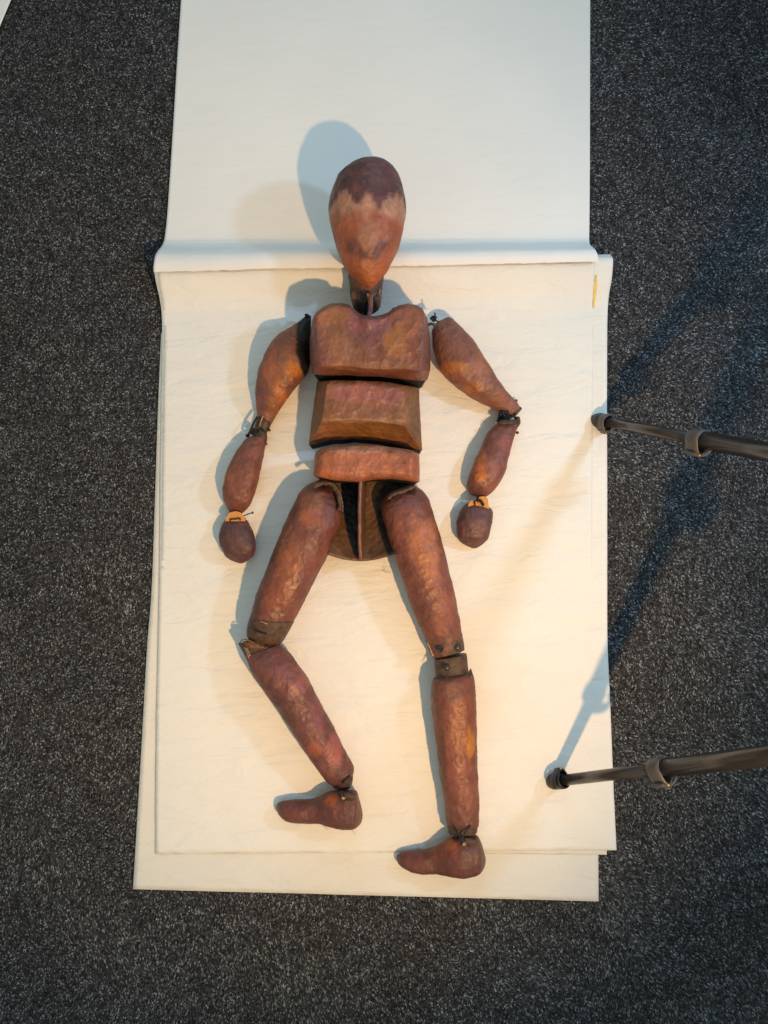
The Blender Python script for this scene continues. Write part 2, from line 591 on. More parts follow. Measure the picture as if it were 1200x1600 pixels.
def loft(name, pairs, paint, parent=puppet, nst=56, nth=36, ratio=1.0, zb=PZ, e=2.15, lump=0.0010, seed=0.0, mat=None, zfun=None, hzfun=None, cap=True, maxhz=None):
    """limb through silhouette pairs (L px, R px); section = superellipse"""
    P = catmull([(a[0][0], a[0][1], a[1][0], a[1][1]) for a in pairs], nst)
    verts, cols, faces = [], [], []
    for k in range(nst):
        lx, ly, rx, ry = P[k]
        t = k / (nst - 1)
        hw = math.hypot(rx - lx, ry - ly) * PXM * .5
        hz = hw * ratio
        if maxhz:
            hz = min(hz, maxhz)
        if hzfun:
            hz = hzfun(t, hw)
        zc = zb + hz
        if zfun:
            zc = zfun(t, hz)
        a, b = G(lx, ly, zc), G(rx, ry, zc)
        c = (a + b) / 2
        w = (b - a) / 2
        for i in range(nth):
            th = 2 * math.pi * i / nth
            cs, sn = math.cos(th), math.sin(th)
            u = math.copysign(abs(cs) ** (2 / e), cs)
            v = math.copysign(abs(sn) ** (2 / e), sn)
            p = c + w * u + Vector((0, 0, hz * v))
            nrm = (p - c)
            if nrm.length > 1e-6:
                nrm.normalize()
            d = nz(p, 28, seed) * lump + nz(p, 70, seed + 3) * lump * .55
            # flattened facets of pasted strips
            d += -abs(nz(p, 40, seed + 11)) * lump * .7
            if mat is None:
                vd = noise.voronoi(p * 62 + Vector((seed, 0, 0)))[0]
                d += (vd[0] - .45) * lump * .75 + max(0.0, .10 - (vd[1] - vd[0])) * lump * 3.2
            p = p + nrm * d * min(1.0, hw / .01)
            verts.append(p)
            cols.append(paint((lx + rx) / 2 + (rx - lx) / 2 * u, (ly + ry) / 2 + (ry - ly) / 2 * u) if paint else RB)
    for k in range(nst - 1):
        for i in range(nth):
            j = (i + 1) % nth
            faces.append((k * nth + i, k * nth + j, (k + 1) * nth + j, (k + 1) * nth + i))
    if cap:
        for k0 in (0, nst - 1):
            ring = [verts[k0 * nth + i] for i in range(nth)]
            c = sum(ring, Vector()) / nth
            ci = len(verts)
            verts.append(c)
            cols.append(cols[k0 * nth])
            for i in range(nth):
                faces.append((k0 * nth + i, k0 * nth + (i + 1) % nth, ci))
    return obj(name, verts, faces, mat or M_MACHE, parent, cols=cols)


def block(name, top, bot, left, right, zfun, paint, parent=puppet, nu=56, nv=44, lump=0.0010, seed=0.0, zbase=PZ, inset=0.003, black_sides=('b',)):
    """domed block: Coons patch inside four silhouette lines, walls going down to the paper"""
    def pt(u, v):
        T, B, L, R = polyline_at(top, u), polyline_at(bot, u), polyline_at(left, v), polyline_at(right, v)
        c00, c10, c01, c11 = np.array(top[0]), np.array(top[-1]), np.array(bot[0]), np.array(bot[-1])
        return (1 - v) * T + v * B + (1 - u) * L + u * R - ((1 - u) * (1 - v) * c00 + u * (1 - v) * c10 + (1 - u) * v * c01 + u * v * c11)
    verts, cols, faces, fm = [], [], [], []
    for j in range(nv):
        v = j / (nv - 1)
        for i in range(nu):
            u = i / (nu - 1)
            q = pt(u, v)
            z = zfun(u, v)
            p = G(q[0], q[1], z)
            d = nz(p, 26, seed) * lump + nz(p, 66, seed + 3) * lump * .6 - abs(nz(p, 40, seed + 11)) * lump * .8
            vd = noise.voronoi(p * 58 + Vector((seed, 0, 0)))[0]
            d += (vd[0] - .45) * lump * 1.3 + max(0.0, .10 - (vd[1] - vd[0])) * lump * 5
            p.z += d * 1.4
            p.x += nz(p, 60, seed + 21) * lump * .6
            p.y += nz(p, 60, seed + 31) * lump * .6
            verts.append(p)
            cols.append(paint(q[0], q[1]))
    for j in range(nv - 1):
        for i in range(nu - 1):
            faces.append((j * nu + i, j * nu + i + 1, (j + 1) * nu + i + 1, (j + 1) * nu + i))
            fm.append(0)
    ring = [(i, 't') for i in range(nu)] + [(j * nu + nu - 1, 'r') for j in range(1, nv)] + [((nv - 1) * nu + i, 'b') for i in range(nu - 2, -1, -1)] + [(j * nu, 'l') for j in range(nv - 2, 0, -1)]
    cen = sum((verts[k] for k, _ in ring), Vector()) / len(ring)
    prev = [k for k, _ in ring]
    for step in (0.12, 0.5, 1.0):
        cur = []
        for k, _ in ring:
            p0 = verts[k]
            dirn = Vector((cen.x - p0.x, cen.y - p0.y, 0)).normalized()
            cur.append(len(verts))
            verts.append(Vector((p0.x, p0.y, p0.z + (zbase - p0.z) * step)) + dirn * inset * (0.35 if step < .2 else step + .3))
            cols.append(cols[k])
        m = len(ring)
        for a in range(m):
            b = (a + 1) % m
            faces.append((prev[a], prev[b], cur[b], cur[a]))
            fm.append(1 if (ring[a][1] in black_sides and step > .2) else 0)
        prev = cur
    return obj(name, verts, faces, None, parent, cols=cols, mats=[M_MACHE, M_BLACK], fm=fm)


def tube(name, pts, r, mat, parent, n=8, res=None, taper=None):
    pts = [Vector(p) for p in pts]
    if res:
        S = catmull([tuple(p) for p in pts], res)
        pts = [Vector(s) for s in S]
    verts, faces = [], []
    m = len(pts)
    up = Vector((0.13, 0.21, 1)).normalized()
    for k, p in enumerate(pts):
        d = (pts[min(k + 1, m - 1)] - pts[max(k - 1, 0)]).normalized()
        a = d.cross(up)
        if a.length < 1e-4:
            a = d.cross(Vector((1, 0, 0)))
        a.normalize()
        b = d.cross(a)
        rr = r if taper is None else r * taper(k / (m - 1))
        for i in range(n):
            th = 2 * math.pi * i / n
            verts.append(p + (a * math.cos(th) + b * math.sin(th)) * rr)
    for k in range(m - 1):
        for i in range(n):
            j = (i + 1) % n
            faces.append((k * n + i, k * n + j, (k + 1) * n + j, (k + 1) * n + i))
    faces.append(tuple(range(n - 1, -1, -1)))
    faces.append(tuple((m - 1) * n + i for i in range(n)))
    return obj(name, verts, faces, mat, parent)


def knot(name, px, py, z, size, parent, seed, r=0.0011, turns=26, mat=None, flat=0.6):
    """tangle of cord"""
    rng = random.Random(seed)
    c = G(px, py, z)
    pts = []
    for k in range(turns):
        a = k * 2.2 + rng.uniform(-.6, .6)
        rr = size * rng.uniform(.35, 1)
        pts.append(c + Vector((math.cos(a) * rr, math.sin(a) * rr * rng.uniform(.5, 1.0), rng.uniform(-1, 1) * size * flat)))
    return tube(name, pts, r, mat or M_CORD, parent, 6, turns * 5)


def cord(name, pix, r, parent, mat=None, res=None):
    return tube(name, [G(*p) for p in pix], r, mat or M_CORD, parent, 7, res or max(8, len(pix) * 6))


def rivet(px, py, z, r, parent):
    c = G(px, py, z)
    verts, faces = [], []
    n = 12
    for rr, zz in ((1.35, -0.4), (1.3, .12), (1.0, .22), (.85, .5), (.45, .75)):
        for i in range(n):
            a = 2 * math.pi * i / n
            verts.append(c + Vector((math.cos(a) * r * rr, math.sin(a) * r * rr, r * zz)))
    for k in range(4):
        for i in range(n):
            j = (i + 1) % n
            faces.append((k * n + i, k * n + j, (k + 1) * n + j, (k + 1) * n + i))
    faces.append(tuple(4 * n + i for i in range(n)))
    return obj('rivet', verts, faces, M_RIVET, parent)


def sstep(x):
    x = min(max(x, 0), 1)
    return x * x * (3 - 2 * x)


def rnd(x):
    """quarter-round edge profile"""
    x = min(max(x, 0), 1)
    return math.sqrt(max(0.0, 1 - (1 - x) ** 2))


# ---- neck, then the head above it
neck_paint = painter(DK, [(572, 440, 30, 22, RB, .7), (552, 470, 7, 12, TN, .35), (592, 470, 6, 14, TN, .4), (575, 455, 10, 10, OR, .3)], 3, 2)
neck = loft('neck', [((545, 415), (600, 415)), ((544, 430), (600, 432)), ((546, 448), (598, 450)), ((547.5, 462), (597, 464)), ((548.5, 472), (595, 476)), ((553, 482), (591, 484)), ((563, 490), (583, 490))],
            neck_paint, ratio=.80, zfun=lambda t, h: .054 - .014 * t, seed=4, lump=.0012, nth=32)
# split in the neck's front: dark slot with a pale torn edge
slot = tube('slot', [G(569, 460, .0745), G(571, 470, .0705), G(572, 480, .064), G(572, 490, .047)], .0042, M_BLACK, neck, 10, 16, taper=lambda t: .55 + .5 * t)
cord('torn_edge', [(574.5, 459, .077), (576, 466, .0755), (576.5, 474, .0715)], .0011, neck, M_RAW)
cord('torn_edge', [(594, 452, .064), (593, 458, .064), (594.5, 463, .061)], .0010, neck, M_RAW)


def head_paint(px, py):
    n = lambda s, k: noise.noise(Vector((px * s, py * s, k)))
    # crown: dark purple-brown with reddish scumble
    c = mix((.070, .029, .028), (.115, .042, .035), min(1, max(0, .5 + n(.06, 1) * 1.3)))
    crown = sstep((275 - py + n(.08, 5) * 14) / 26)
    c = mix(c, (.20, .075, .052), crown * .75)
    if px > 580:
        c = mix(c, (.115, .052, .058), .5 * sstep((px - 579) / 3) * sstep((340 - py) / 40))
    # face: ragged tan brow made with upward brush strokes
    streak = noise.noise(Vector((px * .19, 3.1, 0))) * 11 + noise.noise(Vector((px * .5, py * .03, 4))) * 5
    vshape = 332 - 15 * math.exp(-((px - 537) / 12) ** 2) - 15 * math.exp(-((px - 621) / 11) ** 2) + 9 * math.exp(-((px - 559) / 8) ** 2) + 12 * math.exp(-((px - 592) / 9) ** 2) - 8 * math.exp(-((px - 574) / 7) ** 2)
    f = sstep((py - vshape + streak + n(.35, 40) * 4 + 2) / 11)
    tan = mix((.31, .165, .105), (.40, .210, .140), .5 + n(.07, 8))
    face = mix(tan, (.27, .092, .046), sstep((py - 343 + n(.05, 12) * 16) / 24))
    # muzzle: paler tongue shape in the middle with a dark crescent below
    d = math.hypot((px - 576) / (18 - .12 * (py - 388)), (py - 388) / 25)
    face = mix(face, (.25, .125, .078), .8 * sstep((1.05 - d + n(.12, 15) * .25) / .35))
    d2 = math.hypot((px - 574) / 34, (py - 398) / 23) + n(.1, 18) * .2
    cres = sstep((1.05 - d2) / .3) * (1 - sstep((1.0 - d) / .25)) * sstep((py - 382) / 16)
    face = mix(face, (.105, .040, .030), .85 * cres)
    face = mix(face, (.30, .098, .034), .75 * sstep((py - 420 + n(.1, 20) * 6) / 12))
    c = mix(c, face, f)
    # rim stays dark
    return c


head = loft('head', [((578, 248.8), (581, 248.8)), ((566, 252), (595, 252)), ((547.5, 261), (611, 261)), ((533, 273), (620, 272.5)), ((525, 283), (625, 283)), ((516, 310), (632.3, 307)), ((514.2, 332), (633.7, 331)),
                     ((518.2, 357), (630.2, 357)), ((525.2, 385), (623.2, 385)), ((535, 410), (612, 410)), ((543.5, 424), (604, 424)), ((556, 435), (596, 435)), ((568, 444), (588, 444)), ((577, 448.5), (581, 448.5))],
            head_paint, nst=110, nth=72, ratio=.86, maxhz=.052, zfun=lambda t, h: .106 - .008 * t, lump=.0011, seed=1, e=2.05)

# ---- chest
chest_paint = painter(RB, [(520, 505, 28, 32, (.27, .115, .050), .8), (640, 505, 26, 30, (.26, .105, .055), .8), (577, 505, 42, 22, (.165, .062, .064), .95), (577, 530, 18, 24, (.150, .060, .052), .7),
                           (618, 535, 22, 28, (.32, .140, .040), .75), (540, 545, 32, 24, (.22, .108, .055), .7), (495, 545, 10, 45, (.14, .062, .050), .7), (662, 545, 10, 48, (.13, .058, .050), .8),
                           (580, 572, 80, 10, (.23, .105, .052), .8), (580, 586, 100, 6, (.15, .062, .032), .8)], 6, 12)


def chest_z(u, v):
    z = .060
    du, dv = min(u, 1 - u), v
    e = rnd(du / .10) * rnd((dv + .03) / .10)
    b = .8 * min(1.0, (1 - v) / .13) + .2 * min(1.0, (1 - v) / .5)
    z += .054 * e * (.30 + .70 * b)
    z += .006 * math.exp(-((u - .5) / .05) ** 2) * math.exp(-((v - .05) / .16) ** 2) * e
    return z


chest = block('chest',
              [(487, 505), (489, 495), (495, 487.5), (505, 480), (517, 473.5), (531, 472.5), (546.5, 476), (553, 485), (564, 492), (577, 495), (593, 493), (606, 488), (615.5, 481), (624, 476), (637, 474), (652, 476.5), (661, 483), (667, 496)],
              [(488, 584), (514, 586), (546, 586), (581, 588), (616, 590), (646, 593), (668, 593)],
              [(487, 505), (484, 530), (484, 558), (488, 584)],
              [(667, 496), (671.5, 525), (673, 560), (672, 580), (668, 593)],
              chest_z, chest_paint, nu=110, nv=84, seed=5, inset=.004)
# a twisted strip of pasted paper joins the throat to the chest
thr = cord('throat_strip', [(579, 461, .0765), (579.5, 472, .078), (579, 484, .083), (577, 494, .090), (576, 506, .1075), (577, 516, .113)], .0032, puppet, None)
thr.data.materials.clear()
M_STRIP = simple_mat('mauve_paper_strip', (.21, .085, .075), .55, bump=.5, scale=200, var=.25)
thr.data.materials.append(M_STRIP)
for sx in (549, 616):
    knot('knot', sx, 484, .060, .0045, chest, sx, .0010, 16)

# ---- abdomen
ab_paint = painter((.180, .078, .034), [(570, 615, 75, 18, (.27, .100, .078), .95), (615, 622, 25, 18, (.235, .088, .080), .7), (570, 645, 60, 14, (.215, .098, .058), .7), (572, 657, 75, 5, (.31, .165, .080), .75), (630, 640, 9, 25, (.30, .155, .068), .6),
                                       (590, 675, 80, 12, (.185, .082, .024), .8), (648, 650, 9, 40, (.150, .068, .032), .8), (493, 650, 8, 40, (.150, .066, .036), .7)], 5, 22)


def ab_z(u, v):
    a = min(u / .10, 1.0)
    b = min((1 - u) / .15, 1.0)
    c = min((1 - v) / .33, 1.0) * .93 + .07 * min((1 - v) / .9, 1.0)
    t = rnd((v + .03) / .14)
    base = .030 + .022 * sstep((v - .5) / .4)
    return base + (.094 - base) * min(a, b, c) * (.75 + .25 * t)


abdomen = block('abdomen', [(495.5, 596), (523, 593.8), (557.5, 594.3), (598.7, 596.4), (624.7, 600.3), (642, 603.6), (655, 605.8)],
                [(482.5, 694.8), (500, 690.5), (514, 687.5), (551, 685), (590, 688), (624.7, 694.6), (644, 700), (659.5, 703)],
                [(495.5, 596), (491.4, 624), (486, 661), (482.5, 694.8)],
                [(655, 605.8), (656, 635), (658, 670), (659.5, 703)], ab_z, ab_paint, nu=110, nv=80, seed=9, inset=.001)
cord('cord', [(641, 590, .050), (643, 597, .046), (641.5, 603, .060)], .0007, puppet)

# ---- pelvis
pel_paint = painter((.30, .108, .056), [(575, 704, 75, 8, (.40, .190, .130), .85), (570, 722, 60, 12, (.34, .128, .068), .7), (505, 725, 14, 25, (.31, .108, .045), .7), (640, 728, 22, 18, (.28, .100, .062), .8), (575, 745, 80, 6, (.23, .085, .042), .7)], 5, 31)


def pel_z(u, v):
    e = rnd(min(u, 1 - u) / .10)
    return .044 + .050 * (.35 + .65 * e) * (.55 + .45 * rnd((v + .02) / .3)) * (.62 + .38 * rnd((1 - v) / .3))


pelvis = block('pelvis', [(492.5, 706), (503, 700), (525, 697), (564, 694.7), (590, 695.8), (620, 700), (644, 703.5), (655, 709)],
               [(490, 744), (520, 750), (546, 752.5), (562, 754), (581, 749.5), (611, 748), (637, 751), (655.5, 754)],
               [(492.5, 706), (489.5, 730), (490, 744)], [(655, 709), (656, 730), (655.5, 754)], pel_z, pel_paint, nu=110, nv=44, seed=14, inset=.004)
# curved seat plate behind the two leg sockets
dish_paint = painter((.040, .022, .012), [(590, 800, 22, 60, (.130, .068, .032), .8), (560, 872, 60, 8, (.20, .085, .050), .8), (530, 850, 20, 30, (.135, .064, .034), .7)], 5, 41)  # dark coat with brown where the plate is lit, put into the colour
dv, df_, dc = [], [], []
nu, nv = 40, 40
for j in range(nv):
    v = j / (nv - 1)
    for i in range(nu):
        u = i / (nu - 1)
        xl, xr = 498 + 14 * v, 648 - 30 * v
        px = xl + (xr - xl) * u
        yb = 862 + 15 * math.sin(math.pi * min(max((px - 498) / 130, 0), 1))
        py = 742 + (yb - 742) * v
        z = PZ + .005 + .016 * (2 * u - 1) ** 2 + .024 * v ** 3
        p = G(px, py, z)
        p.z += nz(p, 60, 3) * .0008
        dv.append(p)
        dc.append(dish_paint(px, py))
for j in range(nv - 1):
    for i in range(nu - 1):
        df_.append((j * nu + i, j * nu + i + 1, (j + 1) * nu + i + 1, (j + 1) * nu + i))
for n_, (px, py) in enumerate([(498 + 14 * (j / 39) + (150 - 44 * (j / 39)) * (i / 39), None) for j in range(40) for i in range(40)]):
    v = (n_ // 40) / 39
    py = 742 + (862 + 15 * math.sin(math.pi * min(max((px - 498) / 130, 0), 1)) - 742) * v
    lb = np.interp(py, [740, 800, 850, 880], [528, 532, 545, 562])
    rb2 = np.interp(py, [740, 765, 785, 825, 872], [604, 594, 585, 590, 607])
    shade = max(sstep((px - lb) / 2.5) * sstep((565 - px) / 2), sstep((px - rb2) / 2.5))  # shade beside keel and thigh, painted black onto the plate
    dc[n_] = mix(mix(dc[n_], (.115, .060, .028), .8), BL, shade)
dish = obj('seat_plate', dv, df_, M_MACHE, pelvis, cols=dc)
sm = dish.modifiers.new('thickness', 'SOLIDIFY')
sm.thickness = .003
# keel between the legs
kv, kf, kc = [], [], []
nk = 24
for k in range(nk):
    t = k / (nk - 1)
    px = 563.5 - 1.5 * math.sin(t * 3)
    py = 748 + (876 - 748) * t
    zt = .086 - .030 * t ** 1.4
    for (dx, zz) in ((-4.2, PZ + .004), (-3.0, zt - .002), (-1.8, zt), (1.8, zt), (3.2, zt - .003), (8.0, PZ + .004)):
        p = G(px + dx, py, zt)
        kv.append(Vector((p.x + nz(p, 50, 4) * .0006, p.y, zz)))
        kc.append((.17, .075, .048) if zz == zt else (.10, .048, .028))  # lit top edge and darker sides put into the colour
for k in range(nk - 1):
    for i in range(5):
        kf.append((k * 6 + i, k * 6 + i + 1, (k + 1) * 6 + i + 1, (k + 1) * 6 + i))
kf += [tuple(range(6)), tuple((nk - 1) * 6 + i for i in range(6))]
obj('keel', kv, kf, M_MACHE, pelvis, cols=kc)

# ---- thighs
limb_red = (.190, .066, .040)
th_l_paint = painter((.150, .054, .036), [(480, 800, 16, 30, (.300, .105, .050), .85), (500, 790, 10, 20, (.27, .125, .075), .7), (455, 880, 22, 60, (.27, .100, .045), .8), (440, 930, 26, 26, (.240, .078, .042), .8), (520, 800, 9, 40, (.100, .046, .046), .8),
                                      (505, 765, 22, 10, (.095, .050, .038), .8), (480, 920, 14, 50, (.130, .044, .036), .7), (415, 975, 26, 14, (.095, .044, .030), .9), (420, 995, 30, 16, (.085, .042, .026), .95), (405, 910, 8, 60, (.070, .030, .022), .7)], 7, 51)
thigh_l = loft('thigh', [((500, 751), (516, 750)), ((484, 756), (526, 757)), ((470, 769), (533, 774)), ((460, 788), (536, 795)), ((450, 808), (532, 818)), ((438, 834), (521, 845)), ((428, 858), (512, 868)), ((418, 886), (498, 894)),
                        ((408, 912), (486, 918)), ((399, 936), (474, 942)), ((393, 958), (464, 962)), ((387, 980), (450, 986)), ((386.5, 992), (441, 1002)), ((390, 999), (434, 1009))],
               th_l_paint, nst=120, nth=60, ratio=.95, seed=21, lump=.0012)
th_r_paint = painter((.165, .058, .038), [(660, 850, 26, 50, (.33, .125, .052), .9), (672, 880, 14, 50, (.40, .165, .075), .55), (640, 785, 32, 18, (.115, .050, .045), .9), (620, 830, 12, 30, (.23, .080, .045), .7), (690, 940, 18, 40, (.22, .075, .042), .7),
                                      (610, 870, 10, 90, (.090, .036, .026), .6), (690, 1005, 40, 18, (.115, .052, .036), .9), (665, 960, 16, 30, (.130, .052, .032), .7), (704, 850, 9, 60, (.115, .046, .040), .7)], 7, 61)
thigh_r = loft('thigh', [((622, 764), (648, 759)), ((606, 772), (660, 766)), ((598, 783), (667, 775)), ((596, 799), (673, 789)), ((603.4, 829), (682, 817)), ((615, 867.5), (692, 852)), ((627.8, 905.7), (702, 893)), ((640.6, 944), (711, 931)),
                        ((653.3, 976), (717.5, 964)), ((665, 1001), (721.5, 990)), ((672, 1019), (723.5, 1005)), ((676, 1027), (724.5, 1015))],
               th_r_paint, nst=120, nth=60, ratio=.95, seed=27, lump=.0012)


def collar(name, pairs, parent, paint, grow=1.03, mat=None, seed=0, nth=36, nst=14, ratio=.95, zfun=None, lump=.0006):
    pr = []
    for (l, r) in pairs:
        cx, cy = (l[0] + r[0]) / 2, (l[1] + r[1]) / 2
        pr.append(((cx + (l[0] - cx) * grow, cy + (l[1] - cy) * grow), (cx + (r[0] - cx) * grow, cy + (r[1] - cy) * grow)))
    return loft(name, pr, paint, parent, nst=nst, nth=nth, ratio=ratio, seed=seed, mat=mat, zfun=zfun, lump=lump, zb=PZ - .0005)


kn_l = collar('knee_band', [((391, 967), (458, 971)), ((389, 975), (453, 981)), ((387, 984), (447, 992)), ((386.5, 992), (441, 1002)), ((390, 1000), (433, 1010))], thigh_l, None, 1.04, M_CARD, 2)
cord('slit', [(397, 984, .0655), (405, 987.5, .068), (413, 990, .069), (417, 991, .069)], .0009, kn_l)
cord('stitch', [(407, 971, .0715), (412, 972.5, .0725), (418, 975, .0730)], .0006, kn_l, M_RAW)
kn_r = collar('knee_band', [((664.5, 999), (721.5, 989)), ((669, 1010), (723, 998)), ((673, 1020), (724.3, 1006)), ((676.5, 1027.5), (725, 1015))], thigh_r, None, 1.02, M_CARD, 3)
rivet(687.5, 1014.5, .0605, .0035, kn_r)
rivet(714.5, 1012, .0555, .0035, kn_r)
knot('knot', 689, 1015, .0630, .0030, kn_r, 5, .0009, 10)
cord('torn_edge', [(668, 1004, .045), (672, 1013, .045), (677, 1025, .045)], .0010, kn_r, M_RAW)

# hip cups: rough card rims over the thigh tops
for (pts, z0, par, sd) in (([(488, 757), (497, 752), (508, 750.5), (519, 753), (527, 761), (532, 772), (535, 786), (535, 797)], .066, thigh_l, 1), ([(604, 777), (610, 771), (618, 767), (627, 764), (637, 760), (648, 756)], .070, thigh_r, 2)):
    vs, fs, cs = [], [], []
    S = catmull(pts, 50)
    for k, q in enumerate(S):
        for m, (off, dz) in enumerate(((0, 0), (-1.5, .0030), (3.0, .0042), (8 + 2 * nz((q[0] * .1, q[1] * .1, 0), 2, sd), .0028))):
            # inward direction = towards the thigh axis
            tx, ty = (505, 800) if sd == 1 else (645, 800)
            dx, dy = tx - q[0], ty - q[1]
            ln = math.hypot(dx, dy)
            p = G(q[0] + dx / ln * off, q[1] + dy / ln * off, z0 + dz - .006 * abs(k / 49 - .5) + (.005 if off > 2 else 0))
            vs.append(p)
    for k in range(49):
        for m in range(3):
            fs.append((k * 4 + m, k * 4 + m + 1, (k + 1) * 4 + m + 1, (k + 1) * 4 + m))
    cup = obj('hip_rim', vs, fs, M_CARD, par)
    so = cup.modifiers.new('thickness', 'SOLIDIFY')
    so.thickness = .0015
    rim = [G(p[0] + (.5 if sd == 1 else 2), p[1] + 3.5, z0 + .010 + nz((p[0] * .2, p[1] * .2, 1), 3, sd) * .002) for p in catmull(pts, 36)[(12 if sd == 1 else 0):]]
    tube('torn_edge', rim, .0006, M_EDGE, cup, 6, 70, taper=lambda t: .5 + abs(noise.noise(Vector((t * 40, 1, 2)))) * 2.2)

# ---- left-of-picture knee and shin
sh_l_paint = painter((.130, .048, .038), [(470, 1060, 20, 26, (.245, .088, .072), .9), (450, 1050, 26, 16, (.165, .064, .056), .7), (500, 1110, 14, 36, (.19, .064, .060), .8), (525, 1165, 14, 26, (.265, .088, .070), .9), (495, 1165, 12, 14, (.26, .080, .036), .7), (430, 1085, 16, 34, (.080, .034, .026), .8), (455, 1120, 14, 50, (.075, .032, .024), .8),
                                      (500, 1195, 14, 16, (.15, .066, .050), .6), (540, 1215, 20, 22, (.075, .036, .032), .85), (410, 1035, 26, 12, (.150, .064, .055), .7)], 6, 71)
shin_l = loft('shin', [((383, 1024), (437, 1006)), ((386.5, 1032), (449, 1017)), ((391.5, 1045), (462, 1033)), ((401, 1062), (474, 1049)), ((412, 1079), (485, 1068)), ((436.6, 1112), (503, 1103)), ((457, 1145), (521, 1137)),
                      ((478, 1176), (537, 1168)), ((498.5, 1205), (549, 1191)), ((508, 1218), (552.5, 1202)), ((516, 1226), (551, 1212)), ((524, 1232), (546, 1222))], sh_l_paint, nst=110, nth=54, ratio=.9, seed=33, lump=.0013)
cup_l = loft('knee_cup', [((372.5, 1005), (425, 1006)), ((376, 1012), (432, 1007)), ((381, 1021), (437, 1010)), ((386, 1031), (444, 1018))], None, shin_l, nst=14, nth=32, ratio=.86, mat=M_CARD, seed=6, zfun=lambda t, h: .033)
rimp = [G(x, y, z) for (x, y, z) in [(374, 1005, .034), (379, 999.5, .048), (387, 1000, .056), (396, 1004, .059), (404, 1009, .060), (412, 1012.5, .060), (418, 1012, .058)]]
tube('torn_edge', rimp, .0009, M_EDGE, cup_l, 6, 50, taper=lambda t: .4 + abs(noise.noise(Vector((t * 30, 5, 2)))) * 2)
M_INNER = simple_mat('orange_card_inside', (.15, .065, .022), .7, bump=.7, scale=160, var=.6)
loft('knee_lining', [((380, 1002), (402, 1001)), ((381, 1006), (412, 1006)), ((386, 1011), (416, 1010)), ((392, 1016), (414, 1013))], None, cup_l, nst=10, nth=20, ratio=.5, mat=M_INNER, zfun=lambda t, h: .050, lump=.002)
cord('stitch', [(385, 1012, .055), (388, 1018, .057), (391, 1025, .058)], .0006, cup_l, M_RAW)
cord('stitch', [(382, 1011, .053), (386, 1020, .055), (389, 1028, .055)], .0006, cup_l, M_RAW)

# ankle bands, cords
ank_l = loft('ankle_band', [((520, 1222), (551, 1206)), ((523, 1229), (552.5, 1213)), ((528, 1233.5), (551.5, 1222)), ((534, 1236), (548, 1230))], None, shin_l, nst=14, nth=28, ratio=.85, mat=M_DARKCARD, seed=8, zb=PZ + .004)
cord('slit', [(535, 1224, .0450), (540, 1219, .0455), (547, 1212, .0445)], .0016, ank_l)

# ---- foot left of picture
ft_l_paint = painter((.115, .042, .030), [(518, 1245, 12, 10, (.33, .095, .030), .85), (470, 1265, 40, 12, (.145, .050, .036), .8), (545, 1275, 22, 20, (.098, .044, .038), .7), (550, 1243, 16, 6, (.130, .070, .036), .8), (440, 1276, 8, 10, (.090, .034, .026), .7)], 4, 81)
foot_pairs_l = [((431.5, 1259), (432, 1264)), ((434, 1255), (435, 1271)), ((438, 1252.8), (440, 1277.5)), ((445, 1251.3), (447, 1282.8)), ((455, 1250.5), (456, 1285.3)), ((470, 1250), (470, 1286.3)), ((485, 1249.5), (484, 1287)), ((498, 1245), (499, 1287)),
                ((510, 1238.5), (510, 1289.5)), ((521, 1236), (522, 1293.2)), ((533, 1235.5), (534, 1295.3)), ((546, 1235.5), (547, 1295.5)), ((557, 1236.5), (555, 1294)), ((561.5, 1250), (561, 1289.5)), ((565, 1264), (564.8, 1283)), ((566.6, 1271), (566.6, 1276))]
foot_l = loft('foot', foot_pairs_l, ft_l_paint, nst=96, nth=44, ratio=.78, seed=41, lump=.0010, maxhz=.022)
ft_r_paint = painter((.120, .044, .031), [(690, 1325, 26, 14, (.19, .056, .030), .8), (703, 1315, 12, 9, (.32, .095, .032), .8), (650, 1342, 24, 12, (.145, .050, .038), .8), (735, 1340, 20, 24, (.098, .044, .038), .8), (738, 1313, 14, 7, (.125, .068, .038), .8), (630, 1356, 14, 8, (.080, .032, .026), .7)], 4, 87)
foot_pairs_r = [((619.2, 1339), (619.8, 1344)), ((621.5, 1335.5), (622.5, 1349)), ((627, 1332.8), (629, 1355)), ((637, 1331), (638, 1360)), ((650, 1329.8), (650, 1363.8)), ((664, 1327.5), (664, 1365)), ((679, 1323.3), (680, 1365)), ((691, 1316.5), (693, 1366.5)),
                ((702, 1310), (705, 1369)), ((714, 1306), (717, 1370.6)), ((726, 1305.3), (729, 1370.5)), ((738, 1306), (740, 1368.2)), ((747, 1307.3), (748, 1365)), ((752.5, 1318), (753, 1360)), ((756, 1330), (756.3, 1355)), ((758.5, 1339), (758.5, 1348))]
foot_r = loft('foot', foot_pairs_r, ft_r_paint, nst=96, nth=44, ratio=.78, seed=45, lump=.0010, maxhz=.024)
for (ft, a, b) in ((foot_l, (530, 1239), (557, 1240)), (foot_r, (719, 1310), (745, 1311))):
    cx, cy = (a[0] + b[0]) / 2, (a[1] + b[1]) / 2
    zt = .049 if ft is foot_l else .053
    loft('ankle_socket', [((a[0] + 8, a[1] - 1), (b[0] - 8, b[1] - 1)), ((a[0] + 1, a[1] + 2), (b[0], b[1] + 2)), ((a[0] + 2, a[1] + 7), (b[0] - 1, b[1] + 6)), ((a[0] + 9, a[1] + 10), (b[0] - 6, b[1] + 9))], None, ft, nst=12, nth=20, ratio=.2, mat=M_DARKCARD, zfun=lambda t, h: zt, lump=.001)
    cord('slot', [(a[0] + 4, a[1] - 3, zt + .002), (a[0] + 3, a[1] + 3, zt + .003), (a[0] + 5, a[1] + 9, zt + .003)], .0026, ft)
